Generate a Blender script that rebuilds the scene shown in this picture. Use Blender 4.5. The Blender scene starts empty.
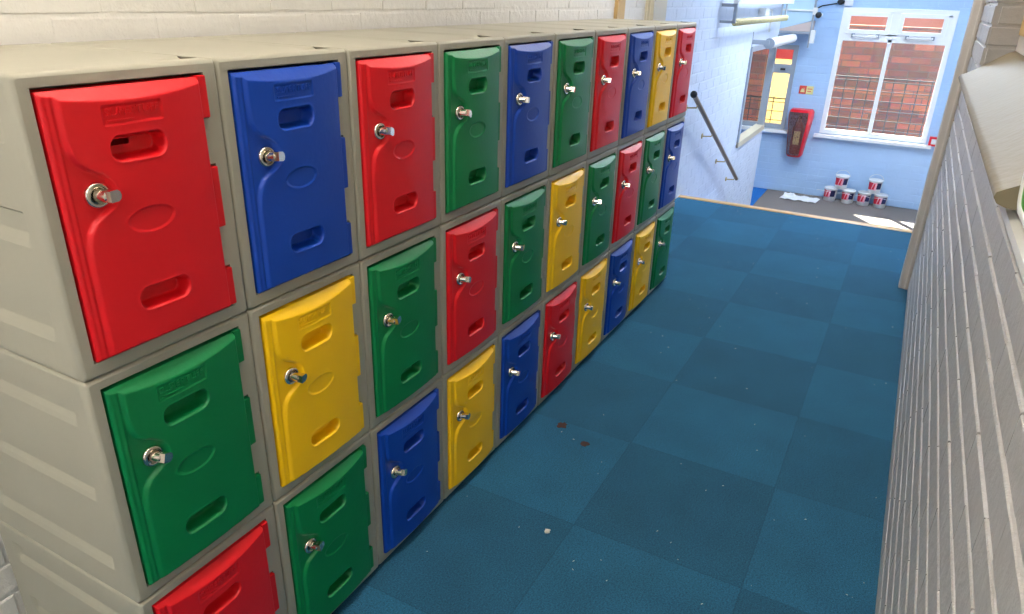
import bpy, bmesh, math, random
from mathutils import Matrix, Vector, Euler
random.seed(7)
sc = bpy.context.scene
COL = sc.collection

# ------------------------------------------------------------------ camera
def rot3(a, b, c):
    return (Matrix.Rotation(a, 3, 'Z') @ Matrix.Rotation(b, 3, 'X') @ Matrix.Rotation(c, 3, 'Z'))
cam_d = bpy.data.cameras.new('camera')
cam_d.sensor_width = 36.0
cam_d.lens = 712.7551 * 36.0 / 1024.0
cam_d.clip_start = 0.02
cam = bpy.data.objects.new('camera', cam_d)
COL.objects.link(cam)
cam.matrix_world = Matrix.Translation((-.5219, -1.01204, 1.47047)) @ rot3(-1.0812, 1.1544, .0294).to_4x4()
sc.camera = cam

# ------------------------------------------------------------------ world, sun, exposure
world = bpy.data.worlds.new('daylight_sky')
sc.world = world
world.use_nodes = True
bg = world.node_tree.nodes['Background']
bg.inputs[0].default_value = (0.86, 0.92, 1.0, 1)
bg.inputs[1].default_value = .85
sd = bpy.data.lights.new('sun', 'SUN')
sd.energy = 30.0
sd.angle = math.radians(1.0)
sd.color = (1.0, 0.93, 0.80)
sun = bpy.data.objects.new('sun', sd)
COL.objects.link(sun)
sun.rotation_euler = Vector((-.71, -.50, -.92)).to_track_quat('-Z', 'Y').to_euler()
sun.location = (13, 3, 6)
sc.view_settings.view_transform = 'Standard'
sc.view_settings.look = 'None'
sc.view_settings.exposure = 1.1
sc.view_settings.gamma = 1.0
sc.view_settings.use_curve_mapping = False
sc.cycles.use_denoising = True
sc.cycles.max_bounces = 8
sc.cycles.diffuse_bounces = 5
sc.cycles.sample_clamp_indirect = 6.0
LAMP_WARM, LAMP_MID, FILL_COOL, FILL_NEAR = 10.0, 10.5, 13.0, 24.0      # emission of the ceiling lamps and added fill lights

# ------------------------------------------------------------------ materials
def srgb(r, g, b):
    def f(c):
        c /= 255.0
        return c/12.92 if c <= .04045 else ((c+.055)/1.055)**2.4
    return (f(r), f(g), f(b), 1)
def new_mat(name):
    m = bpy.data.materials.new(name); m.use_nodes = True
    return m, m.node_tree, m.node_tree.nodes['Principled BSDF']
def N(nt, t, **kw):
    n = nt.nodes.new(t)
    for k, v in kw.items():
        setattr(n, k, v)
    return n
def mat(name, col, rough=.5, metal=0.0, var=.06, vscale=6.0, bump=0.0, bscale=60.0, coat=0.0, spec=.5):
    """painted or moulded surface: colour varied by noise, optional fine bump"""
    m, nt, p = new_mat(name)
    tc = N(nt, 'ShaderNodeTexCoord')
    no = N(nt, 'ShaderNodeTexNoise'); no.inputs['Scale'].default_value = vscale; no.inputs['Detail'].default_value = 4
    nt.links.new(tc.outputs['Object'], no.inputs['Vector'])
    mx = N(nt, 'ShaderNodeMix', data_type='RGBA')
    mx.inputs['A'].default_value = tuple(c*(1-var) for c in col[:3])+(1,)
    mx.inputs['B'].default_value = tuple(min(1, c*(1+var)) for c in col[:3])+(1,)
    nt.links.new(no.outputs['Fac'], mx.inputs['Factor'])
    nt.links.new(mx.outputs['Result'], p.inputs['Base Color'])
    p.inputs['Roughness'].default_value = rough
    p.inputs['Metallic'].default_value = metal
    p.inputs['Coat Weight'].default_value = coat
    p.inputs['Specular IOR Level'].default_value = spec
    if bump:
        nb = N(nt, 'ShaderNodeTexNoise'); nb.inputs['Scale'].default_value = bscale; nb.inputs['Detail'].default_value = 3
        nt.links.new(tc.outputs['Object'], nb.inputs['Vector'])
        b = N(nt, 'ShaderNodeBump'); b.inputs['Strength'].default_value = bump; b.inputs['Distance'].default_value = .004
        nt.links.new(nb.outputs['Fac'], b.inputs['Height'])
        nt.links.new(b.outputs['Normal'], p.inputs['Normal'])
    return m
def emis(name, col, s):
    m, nt, p = new_mat(name)
    p.inputs['Base Color'].default_value = col
    p.inputs['Emission Color'].default_value = col
    p.inputs['Emission Strength'].default_value = s
    return m
M = {}
M['red'] = mat('red_plastic', srgb(222, 14, 26), .42, var=.04, bump=.12, bscale=90, spec=.45)
M['blue'] = mat('blue_plastic', srgb(8, 66, 172), .42, var=.04, bump=.12, bscale=90, spec=.45)
M['green'] = mat('green_plastic', srgb(0, 124, 66), .42, var=.04, bump=.12, bscale=90, spec=.45)
M['yellow'] = mat('yellow_plastic', srgb(255, 200, 2), .42, var=.03, bump=.12, bscale=90, spec=.45)
M['body'] = mat('grey_beige_plastic', srgb(170, 166, 149), .48, var=.06, bump=.15, bscale=70)
M['chrome'] = mat('chrome', srgb(225, 215, 200), .16, 1.0, var=.05, vscale=30)
M['dark'] = mat('black_rubber', srgb(22, 22, 24), .5)
M['white_upvc'] = mat('white_upvc', srgb(238, 240, 242), .3, var=.02)
M['white_paint'] = mat('white_gloss_paint', srgb(225, 226, 226), .35, var=.03)
M['grey_frame'] = mat('grey_metal_and_shade', srgb(150, 160, 172), .35, var=.05)
M['cream_timber'] = mat('cream_painted_timber', srgb(205, 196, 172), .4, var=.08)
M['architrave'] = mat('taupe_painted_timber', srgb(204, 196, 186), .42, var=.07, bump=.3, bscale=30)
M['timber'] = mat('bare_timber', srgb(205, 170, 110), .5, var=.15, vscale=14)
M['sill'] = mat('glossy_cream_paint', srgb(138, 127, 103), .5, var=.06, bump=.5, bscale=35, spec=.2)
M['nosing'] = mat('varnished_wood_nosing', srgb(222, 178, 120), .3, var=.1, vscale=20)
M['steel'] = mat('brushed_bronze_steel', srgb(140, 124, 106), .35, .5)
M['wire'] = mat('brass_wire', srgb(190, 170, 120), .4, .3)
M['cloth_rope'] = mat('cream_rope', srgb(222, 210, 160), .8, var=.2, vscale=60, bump=.8, bscale=90)
M['ceiling'] = mat('white_ceiling_paint', srgb(235, 235, 232), .9, var=.02)
M['plaster'] = mat('cream_plaster', srgb(222, 216, 204), .9, var=.03)
M['mat_floor'] = mat('grey_brown_entrance_matting', srgb(128, 120, 116), .95, var=.25, vscale=70, bump=.8, bscale=300)
M['lower_carpet'] = mat('bright_blue_carpet', srgb(18, 110, 190), .95, var=.1, vscale=60, bump=.8, bscale=300)
M['paper'] = mat('white_paper', srgb(238, 238, 240), .7, var=.02)
M['tub_white'] = mat('white_tub_plastic', srgb(228, 230, 230), .35, var=.02)
M['tub_red'] = mat('red_tub_print', srgb(214, 34, 62), .4)
M['tub_navy'] = mat('navy_tub_print', srgb(28, 34, 84), .4)
M['tub_pink'] = mat('pink_tub_print', srgb(236, 168, 184), .4)
M['vinyl'] = mat('red_vinyl', srgb(214, 16, 38), .35, var=.08)
M['ext_red'] = mat('dull_red_cylinder', srgb(120, 20, 24), .3)
M['panel_green'] = mat('bright_green_card', srgb(60, 160, 10), .5, var=.06)
M['pale_rim'] = mat('pale_grey_plastic_rim', srgb(205, 205, 200), .35)
M['sign_red'] = mat('sign_red', srgb(206, 60, 50), .5)
M['sign_pale'] = mat('sign_pale_yellow', srgb(222, 214, 150), .5)
M['duct'] = mat('pale_blue_painted_duct', srgb(178, 208, 232), .4)
M['duct_under'] = mat('pinkish_grey_board', srgb(196, 180, 176), .6)
M['rust'] = mat('rusty_brown_carpet_stain', srgb(74, 50, 44), .95)
M['lint'] = mat('white_lint', srgb(205, 205, 195), .9)
M['rail_metal'] = mat('dark_fence_wire', srgb(60, 58, 60), .5)
M['pink_render'] = mat('pink_render', srgb(176, 134, 126), .8)
M['lamp_warm'] = emis('fluorescent_warm_white', (1.0, .90, .77, 1), LAMP_WARM)
M['fill_near'] = emis('added_fill_white', (1.0, .94, .85, 1), FILL_NEAR)
M['lamp_mid'] = emis('fluorescent_white', (1.0, .95, .9, 1), LAMP_MID)
M['fill_cool'] = emis('added_fill_daylight', (.80, .90, 1.0, 1), FILL_COOL)

def painted_brick(name, col, rough=.55):
    m, nt, p = new_mat(name)
    tc = N(nt, 'ShaderNodeTexCoord')
    n1 = N(nt, 'ShaderNodeTexNoise'); n1.inputs['Scale'].default_value = 3.0; n1.inputs['Detail'].default_value = 6
    n2 = N(nt, 'ShaderNodeTexNoise'); n2.inputs['Scale'].default_value = 45.0; n2.inputs['Detail'].default_value = 5
    n3 = N(nt, 'ShaderNodeTexNoise'); n3.inputs['Scale'].default_value = 220.0; n3.inputs['Detail'].default_value = 2
    for n in (n1, n2, n3): nt.links.new(tc.outputs['Object'], n.inputs['Vector'])
    mx = N(nt, 'ShaderNodeMix', data_type='RGBA')
    mx.inputs['A'].default_value = tuple(c*.90 for c in col[:3])+(1,)
    mx.inputs['B'].default_value = tuple(min(1, c*1.08) for c in col[:3])+(1,)
    nt.links.new(n1.outputs['Fac'], mx.inputs['Factor'])
    nt.links.new(mx.outputs['Result'], p.inputs['Base Color'])
    p.inputs['Roughness'].default_value = rough
    ad = N(nt, 'ShaderNodeMath', operation='MULTIPLY_ADD'); ad.inputs[1].default_value = .25
    nt.links.new(n3.outputs['Fac'], ad.inputs[0]); nt.links.new(n2.outputs['Fac'], ad.inputs[2])
    b = N(nt, 'ShaderNodeBump'); b.inputs['Strength'].default_value = .55; b.inputs['Distance'].default_value = .006
    nt.links.new(ad.outputs[0], b.inputs['Height']); nt.links.new(b.outputs['Normal'], p.inputs['Normal'])
    return m
M['brick_cream'] = painted_brick('cream_painted_brick', srgb(226, 223, 217))
M['brick_grey'] = painted_brick('pale_grey_painted_brick', srgb(186, 184, 182), .4)
M['brick_pale'] = painted_brick('very_pale_blue_painted_brick', srgb(208, 218, 234))
M['brick_blue'] = painted_brick('light_blue_painted_brick', srgb(172, 202, 236))

def red_brick():
    m, nt, p = new_mat('red_brickwork')
    tc = N(nt, 'ShaderNodeTexCoord')
    mp = N(nt, 'ShaderNodeMapping'); mp.inputs['Rotation'].default_value = (math.pi/2, 0, math.pi/2)
    sx = N(nt, 'ShaderNodeSeparateXYZ'); cx = N(nt, 'ShaderNodeCombineXYZ')
    nt.links.new(tc.outputs['Object'], sx.inputs[0])
    nt.links.new(sx.outputs['Y'], cx.inputs['X']); nt.links.new(sx.outputs['Z'], cx.inputs['Y'])
    br = N(nt, 'ShaderNodeTexBrick')
    br.inputs['Scale'].default_value = 1.0
    br.inputs['Brick Width'].default_value = .25; br.inputs['Row Height'].default_value = .088
    br.inputs['Mortar Size'].default_value = .007; br.inputs['Mortar Smooth'].default_value = .3
    br.inputs['Bias'].default_value = -.1
    br.inputs['Color1'].default_value = srgb(160, 94, 76); br.inputs['Color2'].default_value = srgb(100, 72, 68)
    br.inputs['Mortar'].default_value = srgb(104, 86, 82)
    nt.links.new(cx.outputs[0], br.inputs['Vector'])
    no = N(nt, 'ShaderNodeTexNoise'); no.inputs['Scale'].default_value = 9; no.inputs['Detail'].default_value = 5
    nt.links.new(cx.outputs[0], no.inputs['Vector'])
    mx = N(nt, 'ShaderNodeMix', data_type='RGBA', blend_type='OVERLAY'); mx.inputs['Factor'].default_value = .35
    nt.links.new(br.outputs['Color'], mx.inputs['A']); nt.links.new(no.outputs['Color'], mx.inputs['B'])
    nt.links.new(mx.outputs['Result'], p.inputs['Base Color'])
    p.inputs['Roughness'].default_value = .85
    b = N(nt, 'ShaderNodeBump'); b.inputs['Strength'].default_value = .6; b.inputs['Distance'].default_value = .01; b.invert = True
    nt.links.new(br.outputs['Fac'], b.inputs['Height']); nt.links.new(b.outputs['Normal'], p.inputs['Normal'])
    return m
M['red_brick'] = red_brick()

def carpet():
    """half-metre carpet tiles laid quarter-turned, with heathered pile"""
    m, nt, p = new_mat('teal_blue_carpet_tiles')
    tc = N(nt, 'ShaderNodeTexCoord')
    mp = N(nt, 'ShaderNodeMapping'); mp.inputs['Location'].default_value = (-.085, .39, 0)
    nt.links.new(tc.outputs['Object'], mp.inputs['Vector'])
    ml = N(nt, 'ShaderNodeVectorMath', operation='MULTIPLY'); ml.inputs[1].default_value = (2, 2, 0)
    nt.links.new(mp.outputs[0], ml.inputs[0])
    ad = N(nt, 'ShaderNodeVectorMath', operation='ADD'); ad.inputs[1].default_value = (20, 20, 0.5)
    nt.links.new(ml.outputs[0], ad.inputs[0])
    fl = N(nt, 'ShaderNodeVectorMath', operation='FLOOR'); nt.links.new(ad.outputs[0], fl.inputs[0])
    fr = N(nt, 'ShaderNodeVectorMath', operation='FRACTION'); nt.links.new(ad.outputs[0], fr.inputs[0])
    s1 = N(nt, 'ShaderNodeSeparateXYZ'); nt.links.new(fl.outputs[0], s1.inputs[0])
    sm = N(nt, 'ShaderNodeMath', operation='ADD'); nt.links.new(s1.outputs[0], sm.inputs[0]); nt.links.new(s1.outputs[1], sm.inputs[1])
    md = N(nt, 'ShaderNodeMath', operation='MODULO'); nt.links.new(sm.outputs[0], md.inputs[0]); md.inputs[1].default_value = 2.0
    wn = N(nt, 'ShaderNodeTexWhiteNoise', noise_dimensions='3D'); nt.links.new(fl.outputs[0], wn.inputs['Vector'])
    # brightness factor of each tile
    mr = N(nt, 'ShaderNodeMath', operation='MULTIPLY_ADD'); mr.inputs[1].default_value = -.24; mr.inputs[2].default_value = 1.0
    nt.links.new(md.outputs[0], mr.inputs[0])
    mr2 = N(nt, 'ShaderNodeMath', operation='MULTIPLY_ADD'); mr2.inputs[1].default_value = .10
    nt.links.new(wn.outputs['Value'], mr2.inputs[0]); nt.links.new(mr.outputs[0], mr2.inputs[2])
    n1 = N(nt, 'ShaderNodeTexNoise'); n1.inputs['Scale'].default_value = 210; n1.inputs['Detail'].default_value = 3; n1.inputs['Roughness'].default_value = .8
    nt.links.new(tc.outputs['Object'], n1.inputs['Vector'])
    n2 = N(nt, 'ShaderNodeTexNoise'); n2.inputs['Scale'].default_value = 5; n2.inputs['Detail'].default_value = 6
    nt.links.new(tc.outputs['Object'], n2.inputs['Vector'])
    r1 = N(nt, 'ShaderNodeMapRange'); r1.inputs['From Min'].default_value = .3; r1.inputs['From Max'].default_value = .7
    r1.inputs['To Min'].default_value = .35; r1.inputs['To Max'].default_value = 1.65
    nt.links.new(n1.outputs['Fac'], r1.inputs['Value'])
    r2 = N(nt, 'ShaderNodeMapRange'); r2.inputs['From Min'].default_value = .3; r2.inputs['From Max'].default_value = .7
    r2.inputs['To Min'].default_value = .86; r2.inputs['To Max'].default_value = 1.1
    nt.links.new(n2.outputs['Fac'], r2.inputs['Value'])
    m1 = N(nt, 'ShaderNodeMath', operation='MULTIPLY'); nt.links.new(r1.outputs[0], m1.inputs[0]); nt.links.new(r2.outputs[0], m1.inputs[1])
    m2 = N(nt, 'ShaderNodeMath', operation='MULTIPLY'); nt.links.new(m1.outputs[0], m2.inputs[0]); nt.links.new(mr2.outputs[0], m2.inputs[1])
    # thin dark joint round each tile
    s2 = N(nt, 'ShaderNodeSeparateXYZ'); nt.links.new(fr.outputs[0], s2.inputs[0])
    def edge(o):
        a = N(nt, 'ShaderNodeMath', operation='SUBTRACT'); nt.links.new(o, a.inputs[0]); a.inputs[1].default_value = .5
        b = N(nt, 'ShaderNodeMath', operation='ABSOLUTE'); nt.links.new(a.outputs[0], b.inputs[0])
        c = N(nt, 'ShaderNodeMath', operation='GREATER_THAN'); nt.links.new(b.outputs[0], c.inputs[0]); c.inputs[1].default_value = .496
        return c.outputs[0]
    mxe = N(nt, 'ShaderNodeMath', operation='MAXIMUM'); nt.links.new(edge(s2.outputs[0]), mxe.inputs[0]); nt.links.new(edge(s2.outputs[1]), mxe.inputs[1])
    je = N(nt, 'ShaderNodeMath', operation='MULTIPLY_ADD'); je.inputs[1].default_value = -.25; je.inputs[2].default_value = 1.0
    nt.links.new(mxe.outputs[0], je.inputs[0])
    m3 = N(nt, 'ShaderNodeMath', operation='MULTIPLY'); nt.links.new(m2.outputs[0], m3.inputs[0]); nt.links.new(je.outputs[0], m3.inputs[1])
    vm = N(nt, 'ShaderNodeVectorMath', operation='SCALE'); vm.inputs[0].default_value = srgb(28, 88, 118)[:3]
    nt.links.new(m3.outputs[0], vm.inputs['Scale'])
    nt.links.new(vm.outputs[0], p.inputs['Base Color'])
    p.inputs['Roughness'].default_value = .95
    p.inputs['Sheen Weight'].default_value = .5
    p.inputs['Sheen Tint'].default_value = srgb(60, 160, 210)
    b = N(nt, 'ShaderNodeBump'); b.inputs['Strength'].default_value = .7; b.inputs['Distance'].default_value = .004
    nt.links.new(n1.outputs['Fac'], b.inputs['Height']); nt.links.new(b.outputs['Normal'], p.inputs['Normal'])
    return m
M['carpet'] = carpet()

def glass():
    m, nt, p = new_mat('clear_window_glass')
    p.inputs['Base Color'].default_value = (.95, .97, .97, 1)
    out = nt.nodes['Material Output']
    tr = N(nt, 'ShaderNodeBsdfTransparent'); tr.inputs[0].default_value = (.93, .95, .95, 1)
    gl = N(nt, 'ShaderNodeBsdfGlossy'); gl.inputs['Roughness'].default_value = .02
    lw = N(nt, 'ShaderNodeLayerWeight'); lw.inputs['Blend'].default_value = .5
    pw = N(nt, 'ShaderNodeMath', operation='POWER'); pw.inputs[1].default_value = 5.0; nt.links.new(lw.outputs['Facing'], pw.inputs[0])
    fz = N(nt, 'ShaderNodeMath', operation='MULTIPLY_ADD'); fz.inputs[1].default_value = .8; fz.inputs[2].default_value = .03; nt.links.new(pw.outputs[0], fz.inputs[0])
    mx = N(nt, 'ShaderNodeMixShader')
    nt.links.new(fz.outputs[0], mx.inputs[0]); nt.links.new(tr.outputs[0], mx.inputs[1]); nt.links.new(gl.outputs[0], mx.inputs[2])
    nt.links.new(mx.outputs[0], out.inputs['Surface'])
    return m
M['glass'] = glass()
def clear_vinyl():
    m, nt, p = new_mat('scuffed_clear_vinyl')
    out = nt.nodes['Material Output']
    tr = N(nt, 'ShaderNodeBsdfTransparent'); tr.inputs[0].default_value = (.8, .7, .66, 1)
    p.inputs['Base Color'].default_value = srgb(150, 112, 106); p.inputs['Roughness'].default_value = .18
    no = N(nt, 'ShaderNodeTexNoise'); no.inputs['Scale'].default_value = 30; no.inputs['Detail'].default_value = 5
    cr = N(nt, 'ShaderNodeMapRange'); cr.inputs['From Min'].default_value = .4; cr.inputs['From Max'].default_value = .7
    cr.inputs['To Min'].default_value = .15; cr.inputs['To Max'].default_value = .75
    mx = N(nt, 'ShaderNodeMixShader')
    nt.links.new(no.outputs['Fac'], cr.inputs['Value']); nt.links.new(cr.outputs[0], mx.inputs[0])
    nt.links.new(tr.outputs[0], mx.inputs[1]); nt.links.new(p.outputs[0], mx.inputs[2])
    nt.links.new(mx.outputs[0], out.inputs['Surface'])
    return m
M['clear_vinyl'] = clear_vinyl()
def translucent_yellow():
    m, nt, p = new_mat('yellow_translucent_sheet')
    out = nt.nodes['Material Output']
    c = srgb(225, 208, 156)
    p.inputs['Base Color'].default_value = c
    tl = N(nt, 'ShaderNodeBsdfTranslucent'); tl.inputs[0].default_value = c
    mx = N(nt, 'ShaderNodeMixShader'); mx.inputs[0].default_value = .6
    nt.links.new(p.outputs[0], mx.inputs[1]); nt.links.new(tl.outputs[0], mx.inputs[2])
    nt.links.new(mx.outputs[0], out.inputs['Surface'])
    return m
M['yellow_sheet'] = translucent_yellow()

# ------------------------------------------------------------------ mesh helpers
class MB:
    """collects shapes into one mesh"""
    def __init__(s): s.v = []; s.f = []; s.sm = []
    def add(s, vs, fs, smooth=False):
        o = len(s.v); s.v += [tuple(x) for x in vs]
        for f in fs: s.f.append([o+i for i in f]); s.sm.append(smooth)
    def box(s, a, b, bev=0.0):
        x0, y0, z0 = (min(a[i], b[i]) for i in range(3)); x1, y1, z1 = (max(a[i], b[i]) for i in range(3))
        if bev <= 0:
            s.add([(x0,y0,z0),(x1,y0,z0),(x1,y1,z0),(x0,y1,z0),(x0,y0,z1),(x1,y0,z1),(x1,y1,z1),(x0,y1,z1)],
                  [(0,3,2,1),(4,5,6,7),(0,1,5,4),(1,2,6,5),(2,3,7,6),(3,0,4,7)]); return
        bm = bmesh.new(); bmesh.ops.create_cube(bm, size=1)
        for v in bm.verts: v.co = ((x0+x1)/2+v.co.x*(x1-x0), (y0+y1)/2+v.co.y*(y1-y0), (z0+z1)/2+v.co.z*(z1-z0))
        bmesh.ops.bevel(bm, geom=bm.edges[:], offset=bev, segments=2, affect='EDGES', profile=.7)
        s.bm(bm)
    def bm(s, bm, mx=None, smooth=False):
        bm.verts.index_update()
        s.add([(mx @ v.co) if mx else v.co.copy() for v in bm.verts], [[v.index for v in f.verts] for f in bm.faces], smooth)
        bm.free()
    def cyl(s, p, q, r, r2=None, n=20, cap=True, smooth=True):
        p, q = Vector(p), Vector(q); r2 = r if r2 is None else r2
        d = (q-p).normalized(); a = d.orthogonal().normalized(); b = d.cross(a)
        vs = []
        for c, rr in ((p, r), (q, r2)):
            for i in range(n):
                t = 2*math.pi*i/n; vs.append(c+rr*(math.cos(t)*a+math.sin(t)*b))
        s.add(vs, [(i, (i+1) % n, n+(i+1) % n, n+i) for i in range(n)], smooth)
        if cap:
            s.add(vs[:n], [tuple(reversed(range(n)))]); s.add(vs[n:], [tuple(range(n))])
    def tube(s, pts, r, n=8, closed=False):
        pts = [Vector(p) for p in pts]; vs = []; L = len(pts)
        up = None
        for k, p in enumerate(pts):
            if closed: d = (pts[(k+1) % L]-pts[k-1]).normalized()
            else: d = (pts[min(k+1, L-1)]-pts[max(k-1, 0)]).normalized()
            if up is None: up = d.orthogonal().normalized()
            up = (up-d*up.dot(d)).normalized(); w = d.cross(up)
            vs += [p+r*(math.cos(2*math.pi*i/n)*up+math.sin(2*math.pi*i/n)*w) for i in range(n)]
        fs = []
        for k in range(L if closed else L-1):
            k2 = (k+1) % L
            fs += [(k*n+i, k*n+(i+1) % n, k2*n+(i+1) % n, k2*n+i) for i in range(n)]
        if not closed: fs += [tuple(reversed(range(n))), tuple(range((L-1)*n, L*n))]
        s.add(vs, fs, True)
    def lathe(s, prof, c=(0, 0, 0), n=32, axis='Z', ang=(0, 2*math.pi)):
        vs = []; full = abs(ang[1]-ang[0]-2*math.pi) < 1e-6; m = n if full else n+1
        for i in range(m):
            t = ang[0]+(ang[1]-ang[0])*i/n
            for r, z in prof:
                q = (r*math.cos(t), r*math.sin(t), z)
                if axis == 'Y': q = (q[0], -q[2], q[1])
                vs.append((c[0]+q[0], c[1]+q[1], c[2]+q[2]))
        k = len(prof); fs = []
        for i in range(n):
            j = (i+1) % m
            for a in range(k-1): fs.append((i*k+a, j*k+a, j*k+a+1, i*k+a+1))
        s.add(vs, fs, True)
    def prism(s, poly, y0, y1, axis='Y'):
        n = len(poly)
        def P(u, w, t):
            return {'Y': (u, t, w), 'X': (t, u, w), 'Z': (u, w, t)}[axis]
        vs = [P(u, w, y0) for u, w in poly]+[P(u, w, y1) for u, w in poly]
        s.add(vs, [(i, (i+1) % n, n+(i+1) % n, n+i) for i in range(n)])
        s.add(vs, [tuple(reversed(range(n))), tuple(range(n, 2*n))])
    def build(s, name, m, parent=None, loc=(0, 0, 0), recalc=True):
        me = bpy.data.meshes.new(name)
        me.from_pydata(s.v, [], s.f); me.validate()
        me.polygons.foreach_set('use_smooth', s.sm[:len(me.polygons)] if len(s.sm) >= len(me.polygons) else [False]*len(me.polygons))
        if recalc:
            b = bmesh.new(); b.from_mesh(me); bmesh.ops.recalc_face_normals(b, faces=b.faces[:]); b.to_mesh(me); b.free()
        me.materials.append(m)
        o = bpy.data.objects.new(name, me); COL.objects.link(o); o.location = loc
        if parent: o.parent = parent
        return o
def empty(name, loc=(0, 0, 0), rz=0):
    o = bpy.data.objects.new(name, None); COL.objects.link(o); o.location = loc; o.rotation_euler = (0, 0, rz)
    o.empty_display_size = .1
    return o
def tag(o, label=None, cat=None, group=None, kind=None):
    if label: o['label'] = label
    if cat: o['category'] = cat
    if group: o['group'] = group
    if kind: o['kind'] = kind
    return o
def struct(o): o['kind'] = 'structure'; return o
def sstep(a, b, x):
    t = max(0., min(1., (x-a)/(b-a))); return t*t*(3-2*t)

# ------------------------------------------------------------------ brick walls
def bricks(mb, org, u, n, u0, u1, z0, z1, holes=(), ch=.0772, bl=.228, zoff=0.0, jit=.0012, dep=.006, mort=.011, mu=.011, c=.005, dj=.0012, cu=.003):
    """raised brick faces on a wall plane: org origin, u direction along, n outward normal"""
    org, u, n = Vector(org), Vector(u), Vector(n); up = Vector((0, 0, 1))
    k0 = math.floor((z0-zoff)/ch); k1 = math.ceil((z1-zoff)/ch)
    for k in range(k0, k1):
        a, b = zoff+k*ch+mort/2, zoff+(k+1)*ch-mort/2
        a, b = max(a, z0), min(b, z1)
        if b-a < .012: continue
        off = (bl/2 if k % 2 else 0)+random.uniform(-.012, .012)
        i0 = math.floor((u0-off)/bl); i1 = math.ceil((u1-off)/bl)
        for i in range(i0, i1):
            s, e = max(off+i*bl+mu/2, u0), min(off+(i+1)*bl-mu/2, u1)
            segs = [(s, e)]
            for (h0, h1, hz0, hz1) in holes:
                if b > hz0 and a < hz1:
                    ns = []
                    for (p, q) in segs:
                        if q <= h0 or p >= h1: ns.append((p, q))
                        else:
                            if p < h0: ns.append((p, h0))
                            if q > h1: ns.append((h1, q))
                    segs = ns
            for (p, q) in segs:
                if q-p < .02: continue
                J = lambda m=jit: random.uniform(-m, m)
                d = dep+random.uniform(-dj, dj)
                za, zb = a+J(), b+J()
                base = [(p, za), (q, za+J()), (q, zb), (p, zb+J())]
                top = [(p+cu, za+c), (q-cu, za+c+J()), (q-cu, zb-c), (p+cu, zb-c+J())]
                vs = [org+u*x+up*z-n*.003 for x, z in base]+[org+u*x+up*z+n*(d*.65+J(dj*.6)) for x, z in [(p+cu/3, za+.001), (q-cu/3, za+.001), (q-cu/3, zb-.001), (p+cu/3, zb-.001)]]+[org+u*x+up*z+n*(d+J(dj*.6)) for x, z in top]
                fs = [(8, 9, 10, 11)]
                for r in (0, 4):
                    fs += [(r+t, r+(t+1) % 4, r+4+(t+1) % 4, r+4+t) for t in range(4)]
                mb.add(vs, fs, False)
def slab_with_holes(mb, org, u, n, u0, u1, z0, z1, holes, th):
    """solid wall of thickness th behind the plane, cut by rectangular holes"""
    us = sorted({u0, u1, *[h[0] for h in holes], *[h[1] for h in holes]})
    zs = sorted({z0, z1, *[h[2] for h in holes], *[h[3] for h in holes]})
    us = [x for x in us if u0 <= x <= u1]; zs = [x for x in zs if z0 <= x <= z1]
    org, u, n = Vector(org), Vector(u), Vector(n)
    for a, b in zip(us, us[1:]):
        run = None
        for c, d in zip(zs, zs[1:]):
            mid = ((a+b)/2, (c+d)/2)
            if any(h[0] < mid[0] < h[1] and h[2] < mid[1] < h[3] for h in holes): continue
            p = org+u*a+Vector((0, 0, c)); q = org+u*b+Vector((0, 0, d))-n*th
            mb.box(p, q)

H = 2.62   # ceiling height
# left wall of the corridor, behind the lockers
WY = .472
mb = MB()
slab_with_holes(mb, (0, WY, 0), (1, 0, 0), (0, -1, 0), -3.0, 4.15, 0, H, [], .12)
bricks(mb, (0, WY, 0), (1, 0, 0), (0, -1, 0), -1.2, 4.15, 1.1, 1.75, zoff=.015, dep=.0014, mort=.006, mu=.004)
bricks(mb, (0, WY, 0), (1, 0, 0), (0, -1, 0), -1.2, 0.4, 0.0, 1.1, zoff=.015, dep=.0022, mort=.006, mu=.004)
struct(mb.build('wall_left', M['brick_cream'], recalc=False))
# stair wall with the hatch opening
HX0, HX1, HZ0, HZ1 = 7.06, 8.33, .12, 1.0
mb = MB()
slab_with_holes(mb, (0, WY, 0), (1, 0, 0), (0, -1, 0), 4.15, 8.45, -.9, H, [(HX0, HX1, HZ0, HZ1)], .05)
bricks(mb, (0, WY, 0), (1, 0, 0), (0, -1, 0), 4.15, 8.44, -.9, 1.75, [(HX0-.04, HX1+.04, HZ0-.04, HZ1+.04)], zoff=.015, dep=.0022, mort=.006, mu=.0012, dj=.0004, jit=.0006)
struct(mb.build('wall_stair', M['brick_pale'], recalc=False))
# right wall with the internal window opening and sloped sill
RY = -1.22
SX0, SX1, SZ0, SZ1 = .78, 3.0, 1.20, 2.25
mb = MB()
slab_with_holes(mb, (0, RY, 0), (1, 0, 0), (0, 1, 0), -3.0, 3.9, 0, H, [(SX0, SX1, SZ0-.02, SZ1)], .30)
bricks(mb, (0, RY, 0), (1, 0, 0), (0, 1, 0), -.6, 3.9, 0.0, 2.0, [(SX0-.01, SX1, SZ0-.02, SZ1)], zoff=.010, dep=.0055, mort=.0105, mu=.0008, c=.003, jit=.0022, dj=.0003, cu=.0008)
bricks(mb, (SX1, RY, 0), (0, -1, 0), (-1, 0, 0), 0.0, .12, SZ0+.06, 2.0, zoff=.010, bl=.5, dep=.004)
struct(mb.build('wall_right', M['brick_grey'], recalc=False))
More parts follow.
